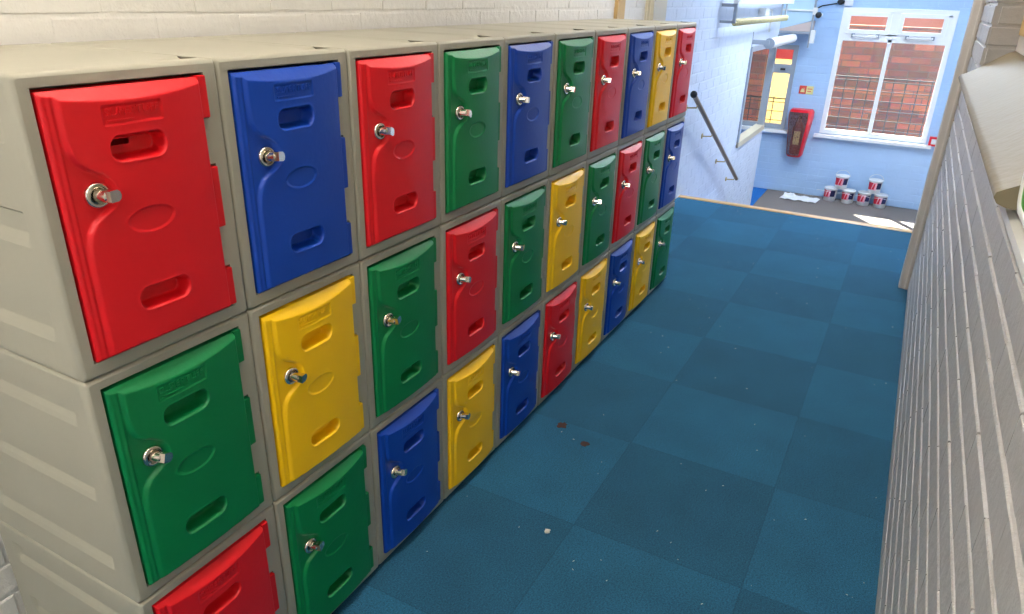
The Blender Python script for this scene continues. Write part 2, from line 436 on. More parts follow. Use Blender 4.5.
# back wall with two windows
BX = 9.57
W1 = (-1.262, -.045, -.085, 1.41)     # y0,y1,z0,z1
W2 = (.385, 1.36, -.085, .95)
mb = MB()
holes = [(-W1[1], -W1[0], W1[2], W1[3]), (-W2[1], -W2[0], W2[2], W2[3])]
slab_with_holes(mb, (BX, 0, 0), (0, -1, 0), (-1, 0, 0), -2.0, 2.0, -.9, H, holes, .20)
bricks(mb, (BX, 0, 0), (0, -1, 0), (-1, 0, 0), -2.0, 2.0, -.9, 1.75, holes, zoff=-.9, dep=.003, ch=.09, bl=.26, mort=.007, mu=.004)
struct(mb.build('wall_back', M['brick_blue'], recalc=False))
# walls that close the place outside the view
mb = MB(); slab_with_holes(mb, (-3.0, 0, 0), (0, 1, 0), (1, 0, 0), -1.52, .6, 0, H, [(-1.0, .25, .9, 2.2)], .12)
struct(mb.build('wall_near_end', M['plaster']))
mb = MB(); mb.box((3.9, -2.0, -.9), (BX+.2, -2.12, H)); mb.box((3.9, -2.0, -.9), (4.02, RY-.3, H)); mb.box((3.9, RY, 0), (4.02, RY-.3, H))
struct(mb.build('wall_stair_right', M['brick_pale']))
mb = MB(); mb.box((6.3, WY+.12, -.9), (6.42, 2.0, H)); mb.box((6.3, 2.0, -.9), (BX+.2, 2.12, H))
struct(mb.build('wall_lobby', M['plaster']))
mb = MB(); mb.box((-3.12, -2.12, H), (BX+.2, 2.12, H+.1))
struct(mb.build('ceiling', M['ceiling']))
# side room beyond the internal window
mb = MB(); mb.box((.2, RY-1.6, .3), (3.6, RY-1.66, H)); mb.box((.2, RY-1.6, .3), (.26, RY-.3, H)); mb.box((3.54, RY-1.6, .3), (3.6, RY-.3, H))
mb.box((.2, RY-1.66, .24), (3.6, RY-.3, .3)); mb.box((.2, RY-1.66, H), (3.6, RY-.0, H+.06))
struct(mb.build('wall_side_room', M['plaster']))

# ------------------------------------------------------------------ floors and stairs
mb = MB(); mb.box((-3.0, RY-.05, -.12), (5.03, WY+.02, 0))
struct(mb.build('floor', M['carpet']))
mb = MB(); mb.box((3.9, -2.0, -.12), (5.03, RY-.05, 0))
struct(mb.build('floor_side', M['carpet']))
mb = MB(); mb.box((6.6, -2.0, -1.0), (BX+.2, .462, -.9))
struct(mb.build('floor_lower', M['mat_floor']))
mb = MB(); mb.box((6.42, .464, -1.0), (BX+.2, 2.0, -.9))
struct(mb.build('floor_lobby', M['lower_carpet']))
mb = MB()
mb.box((4.90, -2.0, -1.0), (5.03, WY, -.121))
for k in range(1, 5):
    mb.box((5.03+(k-1)*.34, -2.0, -1.0), (5.03+k*.34, WY, -.18*k))
struct(mb.build('stair_flight', M['lower_carpet']))
mb = MB(); mb.prism([(5.03, 0.004), (5.03, -.05), (5.10, -.05), (5.105, -.02), (5.10, .001), (5.085, .008), (5.04, .008)], -2.0, WY-.005)
struct(mb.build('trim_nosing', M['nosing']))
for k in range(1, 5):
    mb = MB(); x = 5.03+k*.34
    mb.prism([(x-.05, -.18*k+.004), (x-.05, -.18*k-.0), (x, -.18*k-.04), (x+.012, -.18*k-.04), (x+.012, -.18*k-.005), (x, -.18*k+.004)], -2.0, WY-.005)
    struct(mb.build('trim_step_nosing', M['nosing']))

# ------------------------------------------------------------------ door frame posts
mb = MB()
yR = RY
prof = [(yR-.02, 3.80), (yR+.006, 3.80), (yR+.010, 3.795), (yR+.020, 3.795), (yR+.024, 3.80), (yR+.034, 3.803), (yR+.046, 3.803), (yR+.052, 3.81), (yR+.052, 3.90), (yR-.02, 3.90)]
mb.prism([(x, y) for y, x in prof], 0.004, H-.01, 'Z')
struct(mb.build('trim_1', M['architrave']))
mb = MB()
prof = [(WY, 3.80), (WY-.012, 3.80), (WY-.016, 3.805), (WY-.028, 3.805), (WY-.034, 3.81), (WY-.05, 3.815), (WY-.05, 3.93), (WY-.03, 3.935), (WY-.03, 4.12), (WY, 4.12)]
mb.prism([(x, y) for y, x in prof], 0.0, H-.01, 'Z')
struct(mb.build('trim_2', M['cream_timber']))
mb = MB(); mb.box((3.31, WY-.02, 0), (3.42, WY+.004, H-.01), .003)
struct(mb.build('trim_3', M['timber']))

# ------------------------------------------------------------------ internal window sill and frame in right wall
mb = MB()
prof = [(RY+.066, 1.200), (RY+.060, 1.191), (RY+.048, 1.186), (RY+.03, 1.184), (RY-.005, 1.186), (RY-.005, 1.188), (RY-.10, 1.188), (RY-.10, 1.313),
        (RY-.08, 1.304), (RY+.035, 1.224), (RY+.054, 1.214), (RY+.064, 1.208)]
# profile points are (y, z), extruded along x
n = len(prof); vs = []
xs = [SX0-.012, SX0, 1.2, 1.6, 2.0, 2.4, 2.8, SX1-.01]
xs = [SX0+.004, 1.2, 1.6, 2.0, 2.4, 2.8, SX1-.002]
for x in xs: vs += [(x, y, z) for y, z in prof]
fs = []
for k in range(len(xs)-1): fs += [(k*n+i, k*n+(i+1) % n, (k+1)*n+(i+1) % n, (k+1)*n+i) for i in range(n)]
mb.add(vs, fs, True); mb.add(vs[:n], [tuple(range(n))]); mb.add(vs[-n:], [tuple(range(n))])
ws = struct(mb.build('window_3_sill', M['sill']))
mb = MB()
mb.box((SX0, RY-.10, 1.29), (SX1, RY-.16, 1.37), .004)
w3 = struct(mb.build('window_3', M['architrave']))
mb = MB()
mb.box((SX0+.01, RY-.095, 1.37), (SX1-.002, RY-.155, 1.43), .004)
mb.box((SX1-.06, RY-.094, 1.43), (SX1-.002, RY-.155, SZ1-.05), .004)
mb.box((SX0+.01, RY-.094, 1.43), (SX0+.06, RY-.155, SZ1-.05), .004)
mb.box((1.86, RY-.094, 1.43), (1.91, RY-.155, SZ1-.05), .004)
mb.box((SX0+.01, RY-.094, SZ1-.06), (SX1-.002, RY-.155, SZ1-.002), .004)
mb.build('window_frame', M['timber'], w3)
mb = MB(); mb.box((SX0+.05, RY-.125, 1.42), (SX1-.05, RY-.129, SZ1-.05)); mb.build('pane', M['glass'], w3)

# ------------------------------------------------------------------ back windows
def fr(mb, y0, y1, z0, z1, t, x0, x1, bev=.004):
    mb.box((x0, y0, z0), (x1, y0+t, z1), bev); mb.box((x0, y1-t, z0), (x1, y1, z1), bev)
    mb.box((x0, y0+t*.9, z0), (x1, y1-t*.9, z0+t), bev); mb.box((x0, y0+t*.9, z1-t), (x1, y1-t*.9, z1), bev)
y0, y1, z0, z1 = W1
mb = MB(); fr(mb, y0, y1, z0, z1, .055, BX-.012, BX+.07)
mb.box((BX-.012, -.645, z0+.04), (BX+.068, -.60, 1.07), .003); mb.box((BX-.012, -.685, 1.105), (BX+.068, -.55, z1-.04), .003)
mb.box((BX-.010, y0+.04, 1.105), (BX+.066, y0+.095, z1-.04)); mb.box((BX-.010, y1-.095, 1.105), (BX+.066, y1-.04, z1-.04)); mb.box((BX-.010, y0+.04, 1.335), (BX+.066, y1-.04, z1-.04))
mb.box((BX-.012, y0+.05, 1.035), (BX+.068, y1-.05, 1.125), .003)
w = struct(mb.build('window_1', M['white_upvc']))
mb = MB(); mb.box((BX-.075, y0-.065, z0-.05), (BX+.02, y1+.055, z0-.008), .008); mb.build('window_sill', M['white_upvc'], w)
for (a, b) in ((-.59, -.10), (-1.175, -.68)):
    mb = MB(); fr(mb, a, b, 1.12, 1.36, .045, BX-.028, BX+.03)
    s = mb.build('top_light', M['white_upvc'], w)
    mb = MB(); mb.box((BX, a+.04, 1.16), (BX+.005, b-.04, 1.32)); mb.build('pane', M['glass'], s)
    c = (a+b)/2
    mb = MB(); mb.tube([(BX-.028, c+.13, 1.10), (BX-.06, c+.125, 1.095), (BX-.066, c+.1, 1.093), (BX-.066, c-.1, 1.093), (BX-.06, c-.125, 1.095), (BX-.028, c-.13, 1.10)], .013)
    mb.build('handle', M['white_paint'], s)
    mb = MB()
    for sg in (-1, 1): mb.box((BX-.04, c+sg*.135-.02, 1.08), (BX-.011, c+sg*.135+.02, 1.125), .006)
    mb.build('handle_mount', M['grey_frame'], s)
for (a, b) in ((-.605, -.09), (-1.215, -.64)):
    mb = MB(); mb.box((BX+.02, a, -.055), (BX+.025, b, 1.045)); mb.build('pane', M['glass'], w)
y0, y1, z0, z1 = W2
mb = MB(); fr(mb, y0, y1, z0, z1, .055, BX-.012, BX+.07)
mb.box((BX-.012, .655, z0+.04), (BX+.068, .72, z1-.04), .003)
mb.box((BX-.012, y0+.05, .605), (BX+.068, .66, .715), .003)
w = struct(mb.build('window_2', M['grey_frame']))  # grey-blue of this frame is its shade, put into the colour
mb = MB(); mb.box((BX-.075, y0-.05, z0-.05), (BX+.02, y1+.05, z0-.005), .008); mb.build('window_sill', M['white_upvc'], w)
mb = MB(); mb.box((BX+.02, y0+.03, z0+.03), (BX+.025, y1-.03, z1-.03)); mb.build('pane', M['glass'], w)
mb = MB(); mb.box((BX-.03, .50, .645), (BX-.012, .56, .67), .003); mb.build('catch', M['dark'], w)

# hatch frame in stair wall
mb = MB()
def fr_y(mb, x0, x1, z0, z1, t, ya, yb, bev=.003):
    mb.box((x0, ya, z0), (x0+t, yb, z1), bev); mb.box((x1-t, ya, z0), (x1, yb, z1), bev)
    mb.box((x0+t*.9, ya, z1-t), (x1-t*.9, yb, z1), bev)
fr_y(mb, HX0-.045, HX1+.045, HZ0-.045, HZ1+.045, .05, WY-.02, WY+.052)
hf = struct(mb.build('window_4', M['grey_frame']))
mb = MB(); mb.box((HX0-.045, WY-.026, HZ0-.05), (HX1+.045, WY+.075, HZ0+.008), .004); mb.build('window_sill', M['cream_timber'], hf)

# ------------------------------------------------------------------ outside
mb = MB(); mb.box((11.2, -6, -2.5), (11.42, .50, 1.175)); tag(mb.build('garden_wall', M['red_brick'], recalc=False), 'red brick garden wall outside the large white window', 'wall', kind=None)
mb = MB(); mb.box((11.2, 1.05, -2.5), (11.42, 5, 1.175)); tag(mb.build('garden_wall', M['red_brick'], recalc=False), 'red brick garden wall seen through the hatch and small grey window', 'wall')
mb = MB(); mb.box((14.5, -9, -2.5), (14.7, 7, 2.2))
tag(mb.build('rendered_wall', M['pink_render']), 'pale pink wall beyond the brick wall, seen through the top lights', 'wall')
mb = MB(); mb.box((11.2, 1.55, -2.5), (11.6, 7.0, 4.5)); struct(mb.build('wall_outside', M['red_brick'], recalc=False))  # added tall wall out of view, keeps the sun off the small window
ys = empty('yellow_panel', (11.3, .775, -2.5)); tag(ys, 'bright yellow panel outside the small grey framed window', 'panel')
mb = MB(); mb.box((0, -.27, 0), (.01, .27, 3.16)); mb.build('sheet', M['yellow_sheet'], ys)
mb = MB(); mb.box((-.004, -.27, 3.16), (.012, .27, 3.40)); mb.build('top_band', M['sign_red'], ys)
mb = MB(); mb.box((9.7, -8, -2.6), (16, 8, -2.5)); struct(mb.build('ground_outside', M['mat_floor']))
def fence(y0, y1, label, z1=.60, px=10.12, color='rail_metal'):
    r = empty('wire_fence', (px, (y0+y1)/2, -2.5)); tag(r, label, 'fence', 'wire fences outside')
    L = (y1-y0)/2
    mb = MB(); k = int((y1-y0)/.14)
    for i in range(k+1): mb.cyl((0, -L+i*(2*L)/k, 0), (0, -L+i*(2*L)/k, z1+2.5), .007, n=6)
    mb.build('bars', M[color], r)
    mb = MB(); z = 1.6
    while z < z1+2.5:
        mb.cyl((-.009, -L-.02, z), (-.009, L+.02, z), .006, n=6); z += .12
    mb.cyl((-.009, -L-.02, z1+2.48), (-.009, L+.02, z1+2.48), .009, n=6)
    mb.build('rails', M[color], r)
fence(-1.9, .1, 'dark wire mesh fence outside the large white window')
fence(.36, 1.6, 'dark wire mesh fence outside the small grey window', .25)

# ------------------------------------------------------------------ lockers
LW, LH, LD = .325, .452, .458
G = .0008
OX0, OX1, OZ0, OZ1 = .022, .2820, .0255, .433
TABS = [(.362, .4315), (.177, .285), (.030, .103)]
TX = .2968
def ring_outer(y, inset, r, seg=4):
    """rounded rectangle outline of the body in x,z at depth y"""
    x0, x1, z0, z1 = G+inset, LW-G-inset, G+inset, LH-G-inset
    pts = []
    for cx, cz, a0 in ((x1-r, z1-r, 0), (x0+r, z1-r, 90), (x0+r, z0+r, 180), (x1-r, z0+r, 270)):
        for i in range(seg+1):
            a = math.radians(a0+90*i/seg); pts.append((cx+r*math.cos(a), y, cz+r*math.sin(a)))
    return pts
def body_mesh():
    mb = MB()
    # front plate with stepped opening
    out = ring_outer(0, .0055, .004)
    inner = [(OX0, OZ0), (OX0, OZ1)]
    for (a, b) in TABS:
        b2 = OZ1 if b > .43 else b+.001
        a2 = OZ0 if a < .04 else a-.001
        if b2 != OZ1: inner += [(OX1, b2)]
        inner += [(TX, b2), (TX, a2)]
        if a2 != OZ0: inner += [(OX1, a2)]
    inner += [(OX0, OZ0)]
    inner = inner[:-1]
    bm = bmesh.new()
    vo = [bm.verts.new(p) for p in out]; vi = [bm.verts.new((x, 0, z)) for x, z in inner]
    ed = [bm.edges.new((l[i], l[(i+1) % len(l)])) for l in (vo, vi) for i in range(len(l))]
    bmesh.ops.triangle_fill(bm, use_beauty=True, use_dissolve=False, edges=ed, normal=(0, -1, 0))
    mb.bm(bm)
    # reveal of the opening
    n = len(inner)
    vs = [(x, 0, z) for x, z in inner]+[(x, .03, z) for x, z in inner]
    mb.add(vs, [(i, (i+1) % n, n+(i+1) % n, n+i) for i in range(n)])
    bk = [(OX0-.01, .03, OZ0-.01), (TX+.005, .03, OZ0-.01), (TX+.005, .03, OZ1+.01), (OX0-.01, .03, OZ1+.01)]
    mb.add(bk+[(p[0], .06, p[2]) for p in bk], [(4, 5, 6, 7), (0, 1, 5, 4), (1, 2, 6, 5), (2, 3, 7, 6), (3, 0, 4, 7)])
    # rounded front arris, then back to the rear
    rings = [ring_outer(0, .0055, .004), ring_outer(.0014, .0026, .005), ring_outer(.0055, .0, .006), ring_outer(.02, 0, .006)]
    m = len(rings[0]); vs = sum(rings, [])
    fs = []
    for k in range(3): fs += [(k*m+i, k*m+(i+1) % m, (k+1)*m+(i+1) % m, (k+1)*m+i) for i in range(m)]
    mb.add(vs, fs, True)
    # corner strips and bottom, right face, back
    x0, x1, z0, z1, r, y0, y1 = G, LW-G, G, LH-G, .006, .02, LD
    for cx, cz, a0 in ((x1-r, z1-r, 0), (x0+r, z1-r, 90), (x0+r, z0+r, 180), (x1-r, z0+r, 270)):
        vs = []
        for y in (y0, y1):
            for i in range(5):
                a = math.radians(a0+90*i/4); vs.append((cx+r*math.cos(a), y, cz+r*math.sin(a)))
        mb.add(vs, [(i, i+1, i+6, i+5) for i in range(4)], True)
    mb.add([(x0+r, y0, z0), (x1-r, y0, z0), (x1-r, y1, z0), (x0+r, y1, z0)], [(0, 1, 2, 3)])
    mb.add([(x0+r, y1, z0), (x1-r, y1, z0), (x1, y1, z0+r), (x1, y1, z1-r), (x1-r, y1, z1), (x0+r, y1, z1), (x0, y1, z1-r), (x0, y1, z0+r)], [tuple(range(8))])
    # ribbed side faces (left and right): stepped channels
    def side(y, z):
        d = 0
        e = sstep(.046, .060, y)*(1-sstep(.40, .415, y))
        for zt in (.413, .264, .113):
            if zt-.056 <= z <= zt:
                # sharp step in at top, sloping ledge out at the bottom
                t = (zt-z)
                dd = .0065*(1-min(1, (t-.034)/.018))
                # slanting recess: grows deeper from top
                if t < .034: dd = .0105*min(1, t/.0025) if t < .0045 else .0065
                d = dd
        return d*e
    ys = [.02+.0075*i for i in range(9)]+[.085+.03*i for i in range(10)]+[.37, .385, .395, .40, .4075, .415, .43, y1]
    ys = sorted(set([.02, .044, .048, .052, .056, .060]+[.075+.03*i for i in range(11)]+[.398, .404, .410, .416, y1]))
    zs = {z0+r, z1-r}
    for zt in (.413, .264, .113):
        zs |= {zt+.0008, zt, zt-.0025, zt-.0044, zt-.0055, zt-.01, zt-.02, zt-.033, zt-.035, zt-.045, zt-.0545, zt-.056}
    zs = sorted(zs | {.19, .34, .04, .02})
    for sx, xx in ((1, x0), (-1, x1)):
        vs = [(xx+sx*side(y, z), y, z) for y in ys for z in zs]
        nz = len(zs)
        mb.add(vs, [(i*nz+j, i*nz+j+1, (i+1)*nz+j+1, (i+1)*nz+j) for i in range(len(ys)-1) for j in range(nz-1)], False)
    # top face, slightly crowned panel and small finger recess by the front right corner
    def top(x, y):
        d = 0
        d -= .007*sstep(x1-.085, x1-.03, x)*sstep(.035, .042, y)*(1-sstep(.075, .082, y))
        d -= .0025*sstep(.075, .085, y)*(1-sstep(.42, .43, y))*sstep(x0+.015, x0+.03, x)*(1-sstep(x1-.03, x1-.015, x))
        return d
    xs_ = [x0+r+(x1-x0-2*r)*i/36 for i in range(37)]
    yt = [y0+(y1-y0)*i/60 for i in range(61)]
    vs = [(x, y, z1+top(x, y)) for x in xs_ for y in yt]; ny = len(yt)
    mb.add(vs, [(i*ny+j, i*ny+j+1, (i+1)*ny+j+1, (i+1)*ny+j) for i in range(36) for j in range(ny-1)], True)
    return mb

DX0, DX1, DZ0, DZ1 = .0262, .2810, .0280, .4270
cz_pts = [(.385, .0455), (.36, .047), (.345, .050), (.333, .056), (.323, .067), (.315, .082), (.306, .093), (.295, .099), (.283, .101), (.272, .099),
          (.264, .093), (.256, .080), (.246, .063), (.232, .053), (.215, .048), (.195, .0455)]
def cwid(z):
    if z >= cz_pts[0][0] or z <= cz_pts[-1][0]: return .0455
    for (a, xa), (b, xb) in zip(cz_pts, cz_pts[1:]):
        if b <= z <= a: return xb+(xa-xb)*(z-b)/(a-b)
    return 0
def stadium(x, z, cx, cz, hw, hh, r):
    """signed distance to a rounded rectangle"""
    qx, qz = abs(x-cx)-(hw-r), abs(z-cz)-(hh-r)
    return math.hypot(max(qx, 0), max(qz, 0))+min(max(qx, qz), 0)-r
def panelH(x):
    t = (x-.152)/.122
    return .0115+.0105*max(0, 1-t*t)
def door_h(x, z):
    """height of the moulded door face in front of the locker front plane"""
    Hh = panelH(x)
    # sloped shoulders at top and bottom, steep sides
    h = min(Hh, .004+(DZ1-.002-z)*1.05, .004+max(0, z-DZ0-.001)*1.9)
    # left edge: two parallel ridges
    z += .0038
    if x < .112:
        a = .002+.006*sstep(.0255, .030, x)+.0015*sstep(.034, .038, x)-.001*sstep(.0395, .042, x)+max(0, x-.045)*.03
        w = cwid(z)
        h = min(h, a+(Hh-a)*sstep(w-.0045, w+.0045, x))
    # right edge roll
    h = min(h, .003+math.sqrt(max(0, (DX1-x)*.016)) + .0)
    # hand slots
    for cz in (.345, .110):
        d = stadium(x, z, .150, cz, .0435, .0168, .0145)
        h -= .026*sstep(.0030, -.0060, d)
        h += .0008*math.exp(-((d-.0035)/.0018)**2)
    # oval ring
    ex = math.hypot((x-.149)/.0375, (z-.234)/.0185)
    dd = (ex-1)*.0185
    h -= .0016*sstep(.0012, -.0012, dd)
    h += .0006*math.exp(-((dd-.0022)/.001)**2)
    # name plate
    d = stadium(x, z, .1495, .393, .048, .0135, .002)
    h -= .0014*sstep(.0006, -.0009, d)
    h += .0006*math.exp(-((d-.0014)/.0008)**2)
    return h
if True:
    def sst(a, b, x):
        if a < b: return sstep(a, b, x)
        return 1-sstep(b, a, x)
    _s = sstep
    def sstep(a, b, x):
        if a < b:
            t = max(0., min(1., (x-a)/(b-a)))
        else:
            t = 1-max(0., min(1., (x-b)/(a-b)))
        return t*t*(3-2*t)
def door_mesh(slit=0):
    nx, nz = 150, 230
    xs = [DX0+(DX1-DX0)*i/nx for i in range(nx+1)]
    zs = [DZ0+(DZ1-DZ0)*j/nz for j in range(nz+1)]
    hs = [[door_h(x, z) for z in zs] for x in xs]
    vs = [(xs[i], -hs[i][j], zs[j]) for i in range(nx+1) for j in range(nz+1)]
    fs = []
    for i in range(nx):
        for j in range(nz):
            x, z = (xs[i]+xs[i+1])/2, (zs[j]+zs[j+1])/2
            if slit == 1 and .107 < x < .150 and .3420 < z < .3505: continue
            if slit == 2 and .112 < x < .122 and .3425 < z < .3495: continue
            k = i*(nz+1)+j
            fs.append((k, k+nz+1, k+nz+2, k+1))
    mb = MB(); mb.add(vs, fs, True)
    # returned edges
    per = [i*(nz+1) for i in range(nx+1)]+[nx*(nz+1)+j for j in range(1, nz+1)]+[i*(nz+1)+nz for i in range(nx-1, -1, -1)]+[j for j in range(nz-1, 0, -1)]
    p = [vs[k] for k in per]; L = len(p)
    mb.add(p+[(q[0], .012, q[2]) for q in p], [((i+1) % L, i, L+i, L+(i+1) % L) for i in range(L)], False)
    # inner back sheet
    mb.add([(DX0, .026, DZ0), (DX1, .026, DZ0), (DX1, .026, DZ1), (DX0, .026, DZ1)], [(0, 1, 2, 3)])
    return mb

root = empty('locker')
body = body_mesh().build('body', M['body'], root)
door = door_mesh().build('door', M['red'], root, recalc=False)
door_slit = door_mesh(1).build('door', M['red'], None, recalc=False)
door_slit2 = door_mesh(2).build('door', M['red'], None, recalc=False)
mesh_slit, mesh_slit2 = door_slit.data, door_slit2.data
bpy.data.objects.remove(door_slit); bpy.data.objects.remove(door_slit2)
for a, b in TABS:
    mb = MB(); mb.box((.2790, -.0068, a+.001), (.2948, .012, b-.0025), .0022); mb.build('hinge', M['red'], door)
# chrome lock: flange, barrel and hasp
LXc, LZc = .076, .2802
ly = -.0094
lk = MB()
lk.lathe([(0, .004), (.0115, .004), (.0125, .006), (.0165, .0062), (.0185, .0045), (.0192, .0015), (.0192, -.003), (0, -.003)], n=28, axis='Y')
lock = lk.build('lock', M['chrome'], door, (LXc, ly, LZc))
mb = MB()
mb.cyl((0, -.003, 0), (0, -.020, 0), .0095, .0088, n=20)
mb.cyl((0, -.020, 0), (0, -.0225, 0), .0088, .0065, n=20)
mb.prism([(-.006, -.0085), (.008, -.0085), (.0130, -.0055), (.0148, 0), (.0130, .0055), (.008, .0085), (-.006, .0085)], -.014, -.030)
hasp = mb.build('lock_hasp', M['chrome'], door, (LXc, ly, LZc))
bv = hasp.modifiers.new('bevel', 'BEVEL'); bv.width = .0011; bv.segments = 2; bv.angle_limit = math.radians(50)
# raised lettering in the name plate
def text_mesh(body_text, size, x, z, width, out=.0014):
    cu = bpy.data.curves.new('lettering', 'FONT'); cu.body = body_text; cu.size = size; cu.align_x = 'LEFT'
    cu.extrude = .0006; cu.resolution_u = 3; cu.offset = .0002
    to = bpy.data.objects.new('tmp', cu); COL.objects.link(to)
    dg = bpy.context.evaluated_depsgraph_get(); dg.update()
    me = bpy.data.meshes.new_from_object(to.evaluated_get(dg))
    bpy.data.objects.remove(to); bpy.data.curves.remove(cu)
    xs = [v.co.x for v in me.vertices]; a, b = min(xs), max(xs)
    for v in me.vertices:
        X = x+(v.co.x-a)/(b-a)*width; Z = z+v.co.y
        v.co = (X, -(panelH(X)-.0014)-out*(1 if v.co.z > 0 else -1), Z)
    return me
me = text_mesh('SUPERTUFF', .0160, .1065, .3880, .086)
me.materials.append(M['red'])
lt = bpy.data.objects.new('lettering', me); COL.objects.link(lt); lt.parent = door
mb = MB()
def bar(x0, x1, za, zb):
    for i in range(6):
        a, b = x0+(x1-x0)*i/6, x0+(x1-x0)*(i+1)/6
        mb.box((a, -(panelH((a+b)/2)-.0014)-.0014, za), (b, -(panelH((a+b)/2)-.0014)+.002, zb))
bar(.108, .150, .3808, .3825)
mb.build('underline', M['red'], door)

colours = [['red', 'blue', 'red', 'green', 'blue', 'green', 'red', 'blue', 'yellow', 'red'],
           ['green', 'yellow', 'green', 'red', 'green', 'yellow', 'green', 'red', 'green', 'blue'],
           ['red', 'green', 'blue', 'yellow', 'blue', 'red', 'yellow', 'blue', 'yellow', 'green']]
rows = ['top row', 'middle row', 'bottom row']
ords = ['at the near end of the row', 'second from the near end', 'third from the near end', 'fourth from the near end', 'fifth from the near end',
        'fifth from the far end', 'fourth from the far end', 'third from the far end', 'second from the far end', 'at the far end by the stairs']
angs = {}
def copy_tree(o, parent=None):
    c = o.copy(); COL.objects.link(c); c.parent = parent
    for ch in list(o.children): copy_tree(ch, c)
    return c
def paint(d, m):
    for o in [d]+[c for c in d.children if not c.name.startswith('lock')]:
        o.material_slots[0].link = 'OBJECT'; o.material_slots[0].material = m
rng = random.Random(3)
first = True
todo = []
for r in range(3):
    for c in range(10):
        todo.append((r, c))
proto_kids = root
insts = []
PW, PH = .3225, .4526
mb = MB(); mb.box((.02, .012, -.0088), (.305, .44, .0005)); base_pad = mb.build('base_pad', M['dark'])
for r, c in todo[1:]:
    insts.append((r, c, copy_tree(root)))
insts.insert(0, (0, 0, root))
for r, c, o in insts:
    o.scale = (PW/LW, PW/LW, PH/LH)
    o.location = (c*PW, rng.uniform(-.001, .001), (2-r)*PH)
    if r == 2:
        o.scale.z = (PH-.009)/LH; o.location.z = .009
        for k in [copy_tree(base_pad, o)]: pass
    col = colours[r][c]
    o['label'] = f'grey plastic locker with {col} door, {rows[r]}, {ords[c]}'
    o['category'] = 'locker'; o['group'] = f'plastic lockers in the {rows[r]}'
    d = [k for k in o.children if k.name.startswith('door')][0]
    if (r, c) == (0, 0): d.data = mesh_slit
    if (r, c) == (0, 2): d.data = mesh_slit2
    paint(d, M[col])
    a = rng.uniform(-.25, .45)
    if (r, c) == (0, 0): a = .05
    for k in d.children:
        if k.name.startswith('lock_hasp'): k.rotation_euler = (rng.uniform(-.1, .1), a, .25)

bpy.data.objects.remove(base_pad)
# ------------------------------------------------------------------ handrail on stair wall
RYh = .385
p0, p1 = Vector((4.80, RYh, .826)), Vector((6.86, RYh, -.205))
hr = empty('handrail', p0); tag(hr, 'slim brown metal handrail sloping down the stair wall', 'handrail')
mb = MB(); mb.cyl((0, 0, 0), p1-p0, .018, n=16); mb.build('rail', M['steel'], hr)
mb = MB(); mb.lathe([(0, .026), (.012, .024), (.022, .014), (.026, 0), (.022, -.014), (.012, -.024), (0, -.026)], n=20); mb.build('end_cap', M['dark'], hr)
d = p1-p0
for t in (.07, .36, .68, .95):
    q = d*t
    mb = MB(); w = Vector((q.x, WY-.003-RYh, q.z-.045))
    mb.tube([q-Vector((0, 0, .014)), q-Vector((0, -.005, .04)), w-Vector((0, .02, 0)), w], .005)
    mb.cyl(w, w-Vector((0, .006, 0)), .022, n=14)
    mb.build('bracket', M['wire'], hr)

# ------------------------------------------------------------------ rolled blind above the hatch
rb = empty('rolled_blind', (7.05, .31, 1.08)); tag(rb, 'white rolled blind tube mounted above the grey framed hatch', 'blind')
mb = MB(); mb.cyl((0, 0, 0), (1.36, 0, 0), .047, n=28); mb.build('roll', M['white_paint'], rb)
mb = MB(); mb.cyl((-.006, 0, 0), (.0, 0, 0), .05, n=28); mb.build('end_plate', M['grey_frame'], rb)
mb = MB(); mb.box((-.02, 0, -.012), (.0, WY-.31, .03), .003); mb.box((-.02, WY-.316, -.04), (.0, WY-.31, .10), .002); mb.build('bracket', M['grey_frame'], rb)
mb = MB(); mb.box((1.36, 0, -.012), (1.375, WY-.31, .03), .003); mb.build('bracket', M['grey_frame'], rb)

# ------------------------------------------------------------------ conduit frame with rope above the stairs
cf = empty('conduit_frame', (5.64, .36, 1.287)); tag(cf, 'grey wall bracket frame with cream rope along its bottom bar', 'bracket frame')
mb = MB(); mb.box((-.02, -.02, .145), (2.66, .02, .215), .004); mb.box((-.02, 0, .17), (.02, .112, .2)); mb.box((2.6, 0, .17), (2.64, .112, .2)); mb.box((1.3, 0, .17), (1.34, .112, .2)); mb.build('top_beam', M['white_paint'], cf)
mb = MB(); mb.box((-.012, -.012, 0), (.02, .012, .16), .003); mb.box((-.012, 0, .0), (.012, .112, .02), .002); mb.box((-.012, 0, .12), (.012, .112, .145), .002); mb.build('end_bracket', M['grey_frame'], cf)
mb = MB()
for ph in (0, math.pi):
    mb.tube([(2.45*i/420, .019*math.cos(i*.32+ph), .006+.019*math.sin(i*.32+ph)) for i in range(421)], .009, n=6)
mb.build('rope', M['cloth_rope'], cf)
mb = MB(); mb.cyl((2.1, 0, .0), (2.1, 0, .15), .008); mb.cyl((2.35, 0, .0), (2.35, 0, .15), .010); mb.build('drop_rod', M['grey_frame'], cf)
jb = empty('junction_box', (7.2, WY-.004, 1.36)); tag(jb, 'small white junction box with short pipe on stair wall', 'junction box')
mb = MB(); mb.box((-.09, -.07, -.035), (.09, 0, .035), .006); mb.build('box', M['white_paint'], jb)
mb = MB(); mb.tube([(.09, -.03, .01), (.42, -.03, .01), (.45, -.03, -.02), (.45, -.03, -.2)], .01); mb.build('pipe', M['white_paint'], jb)

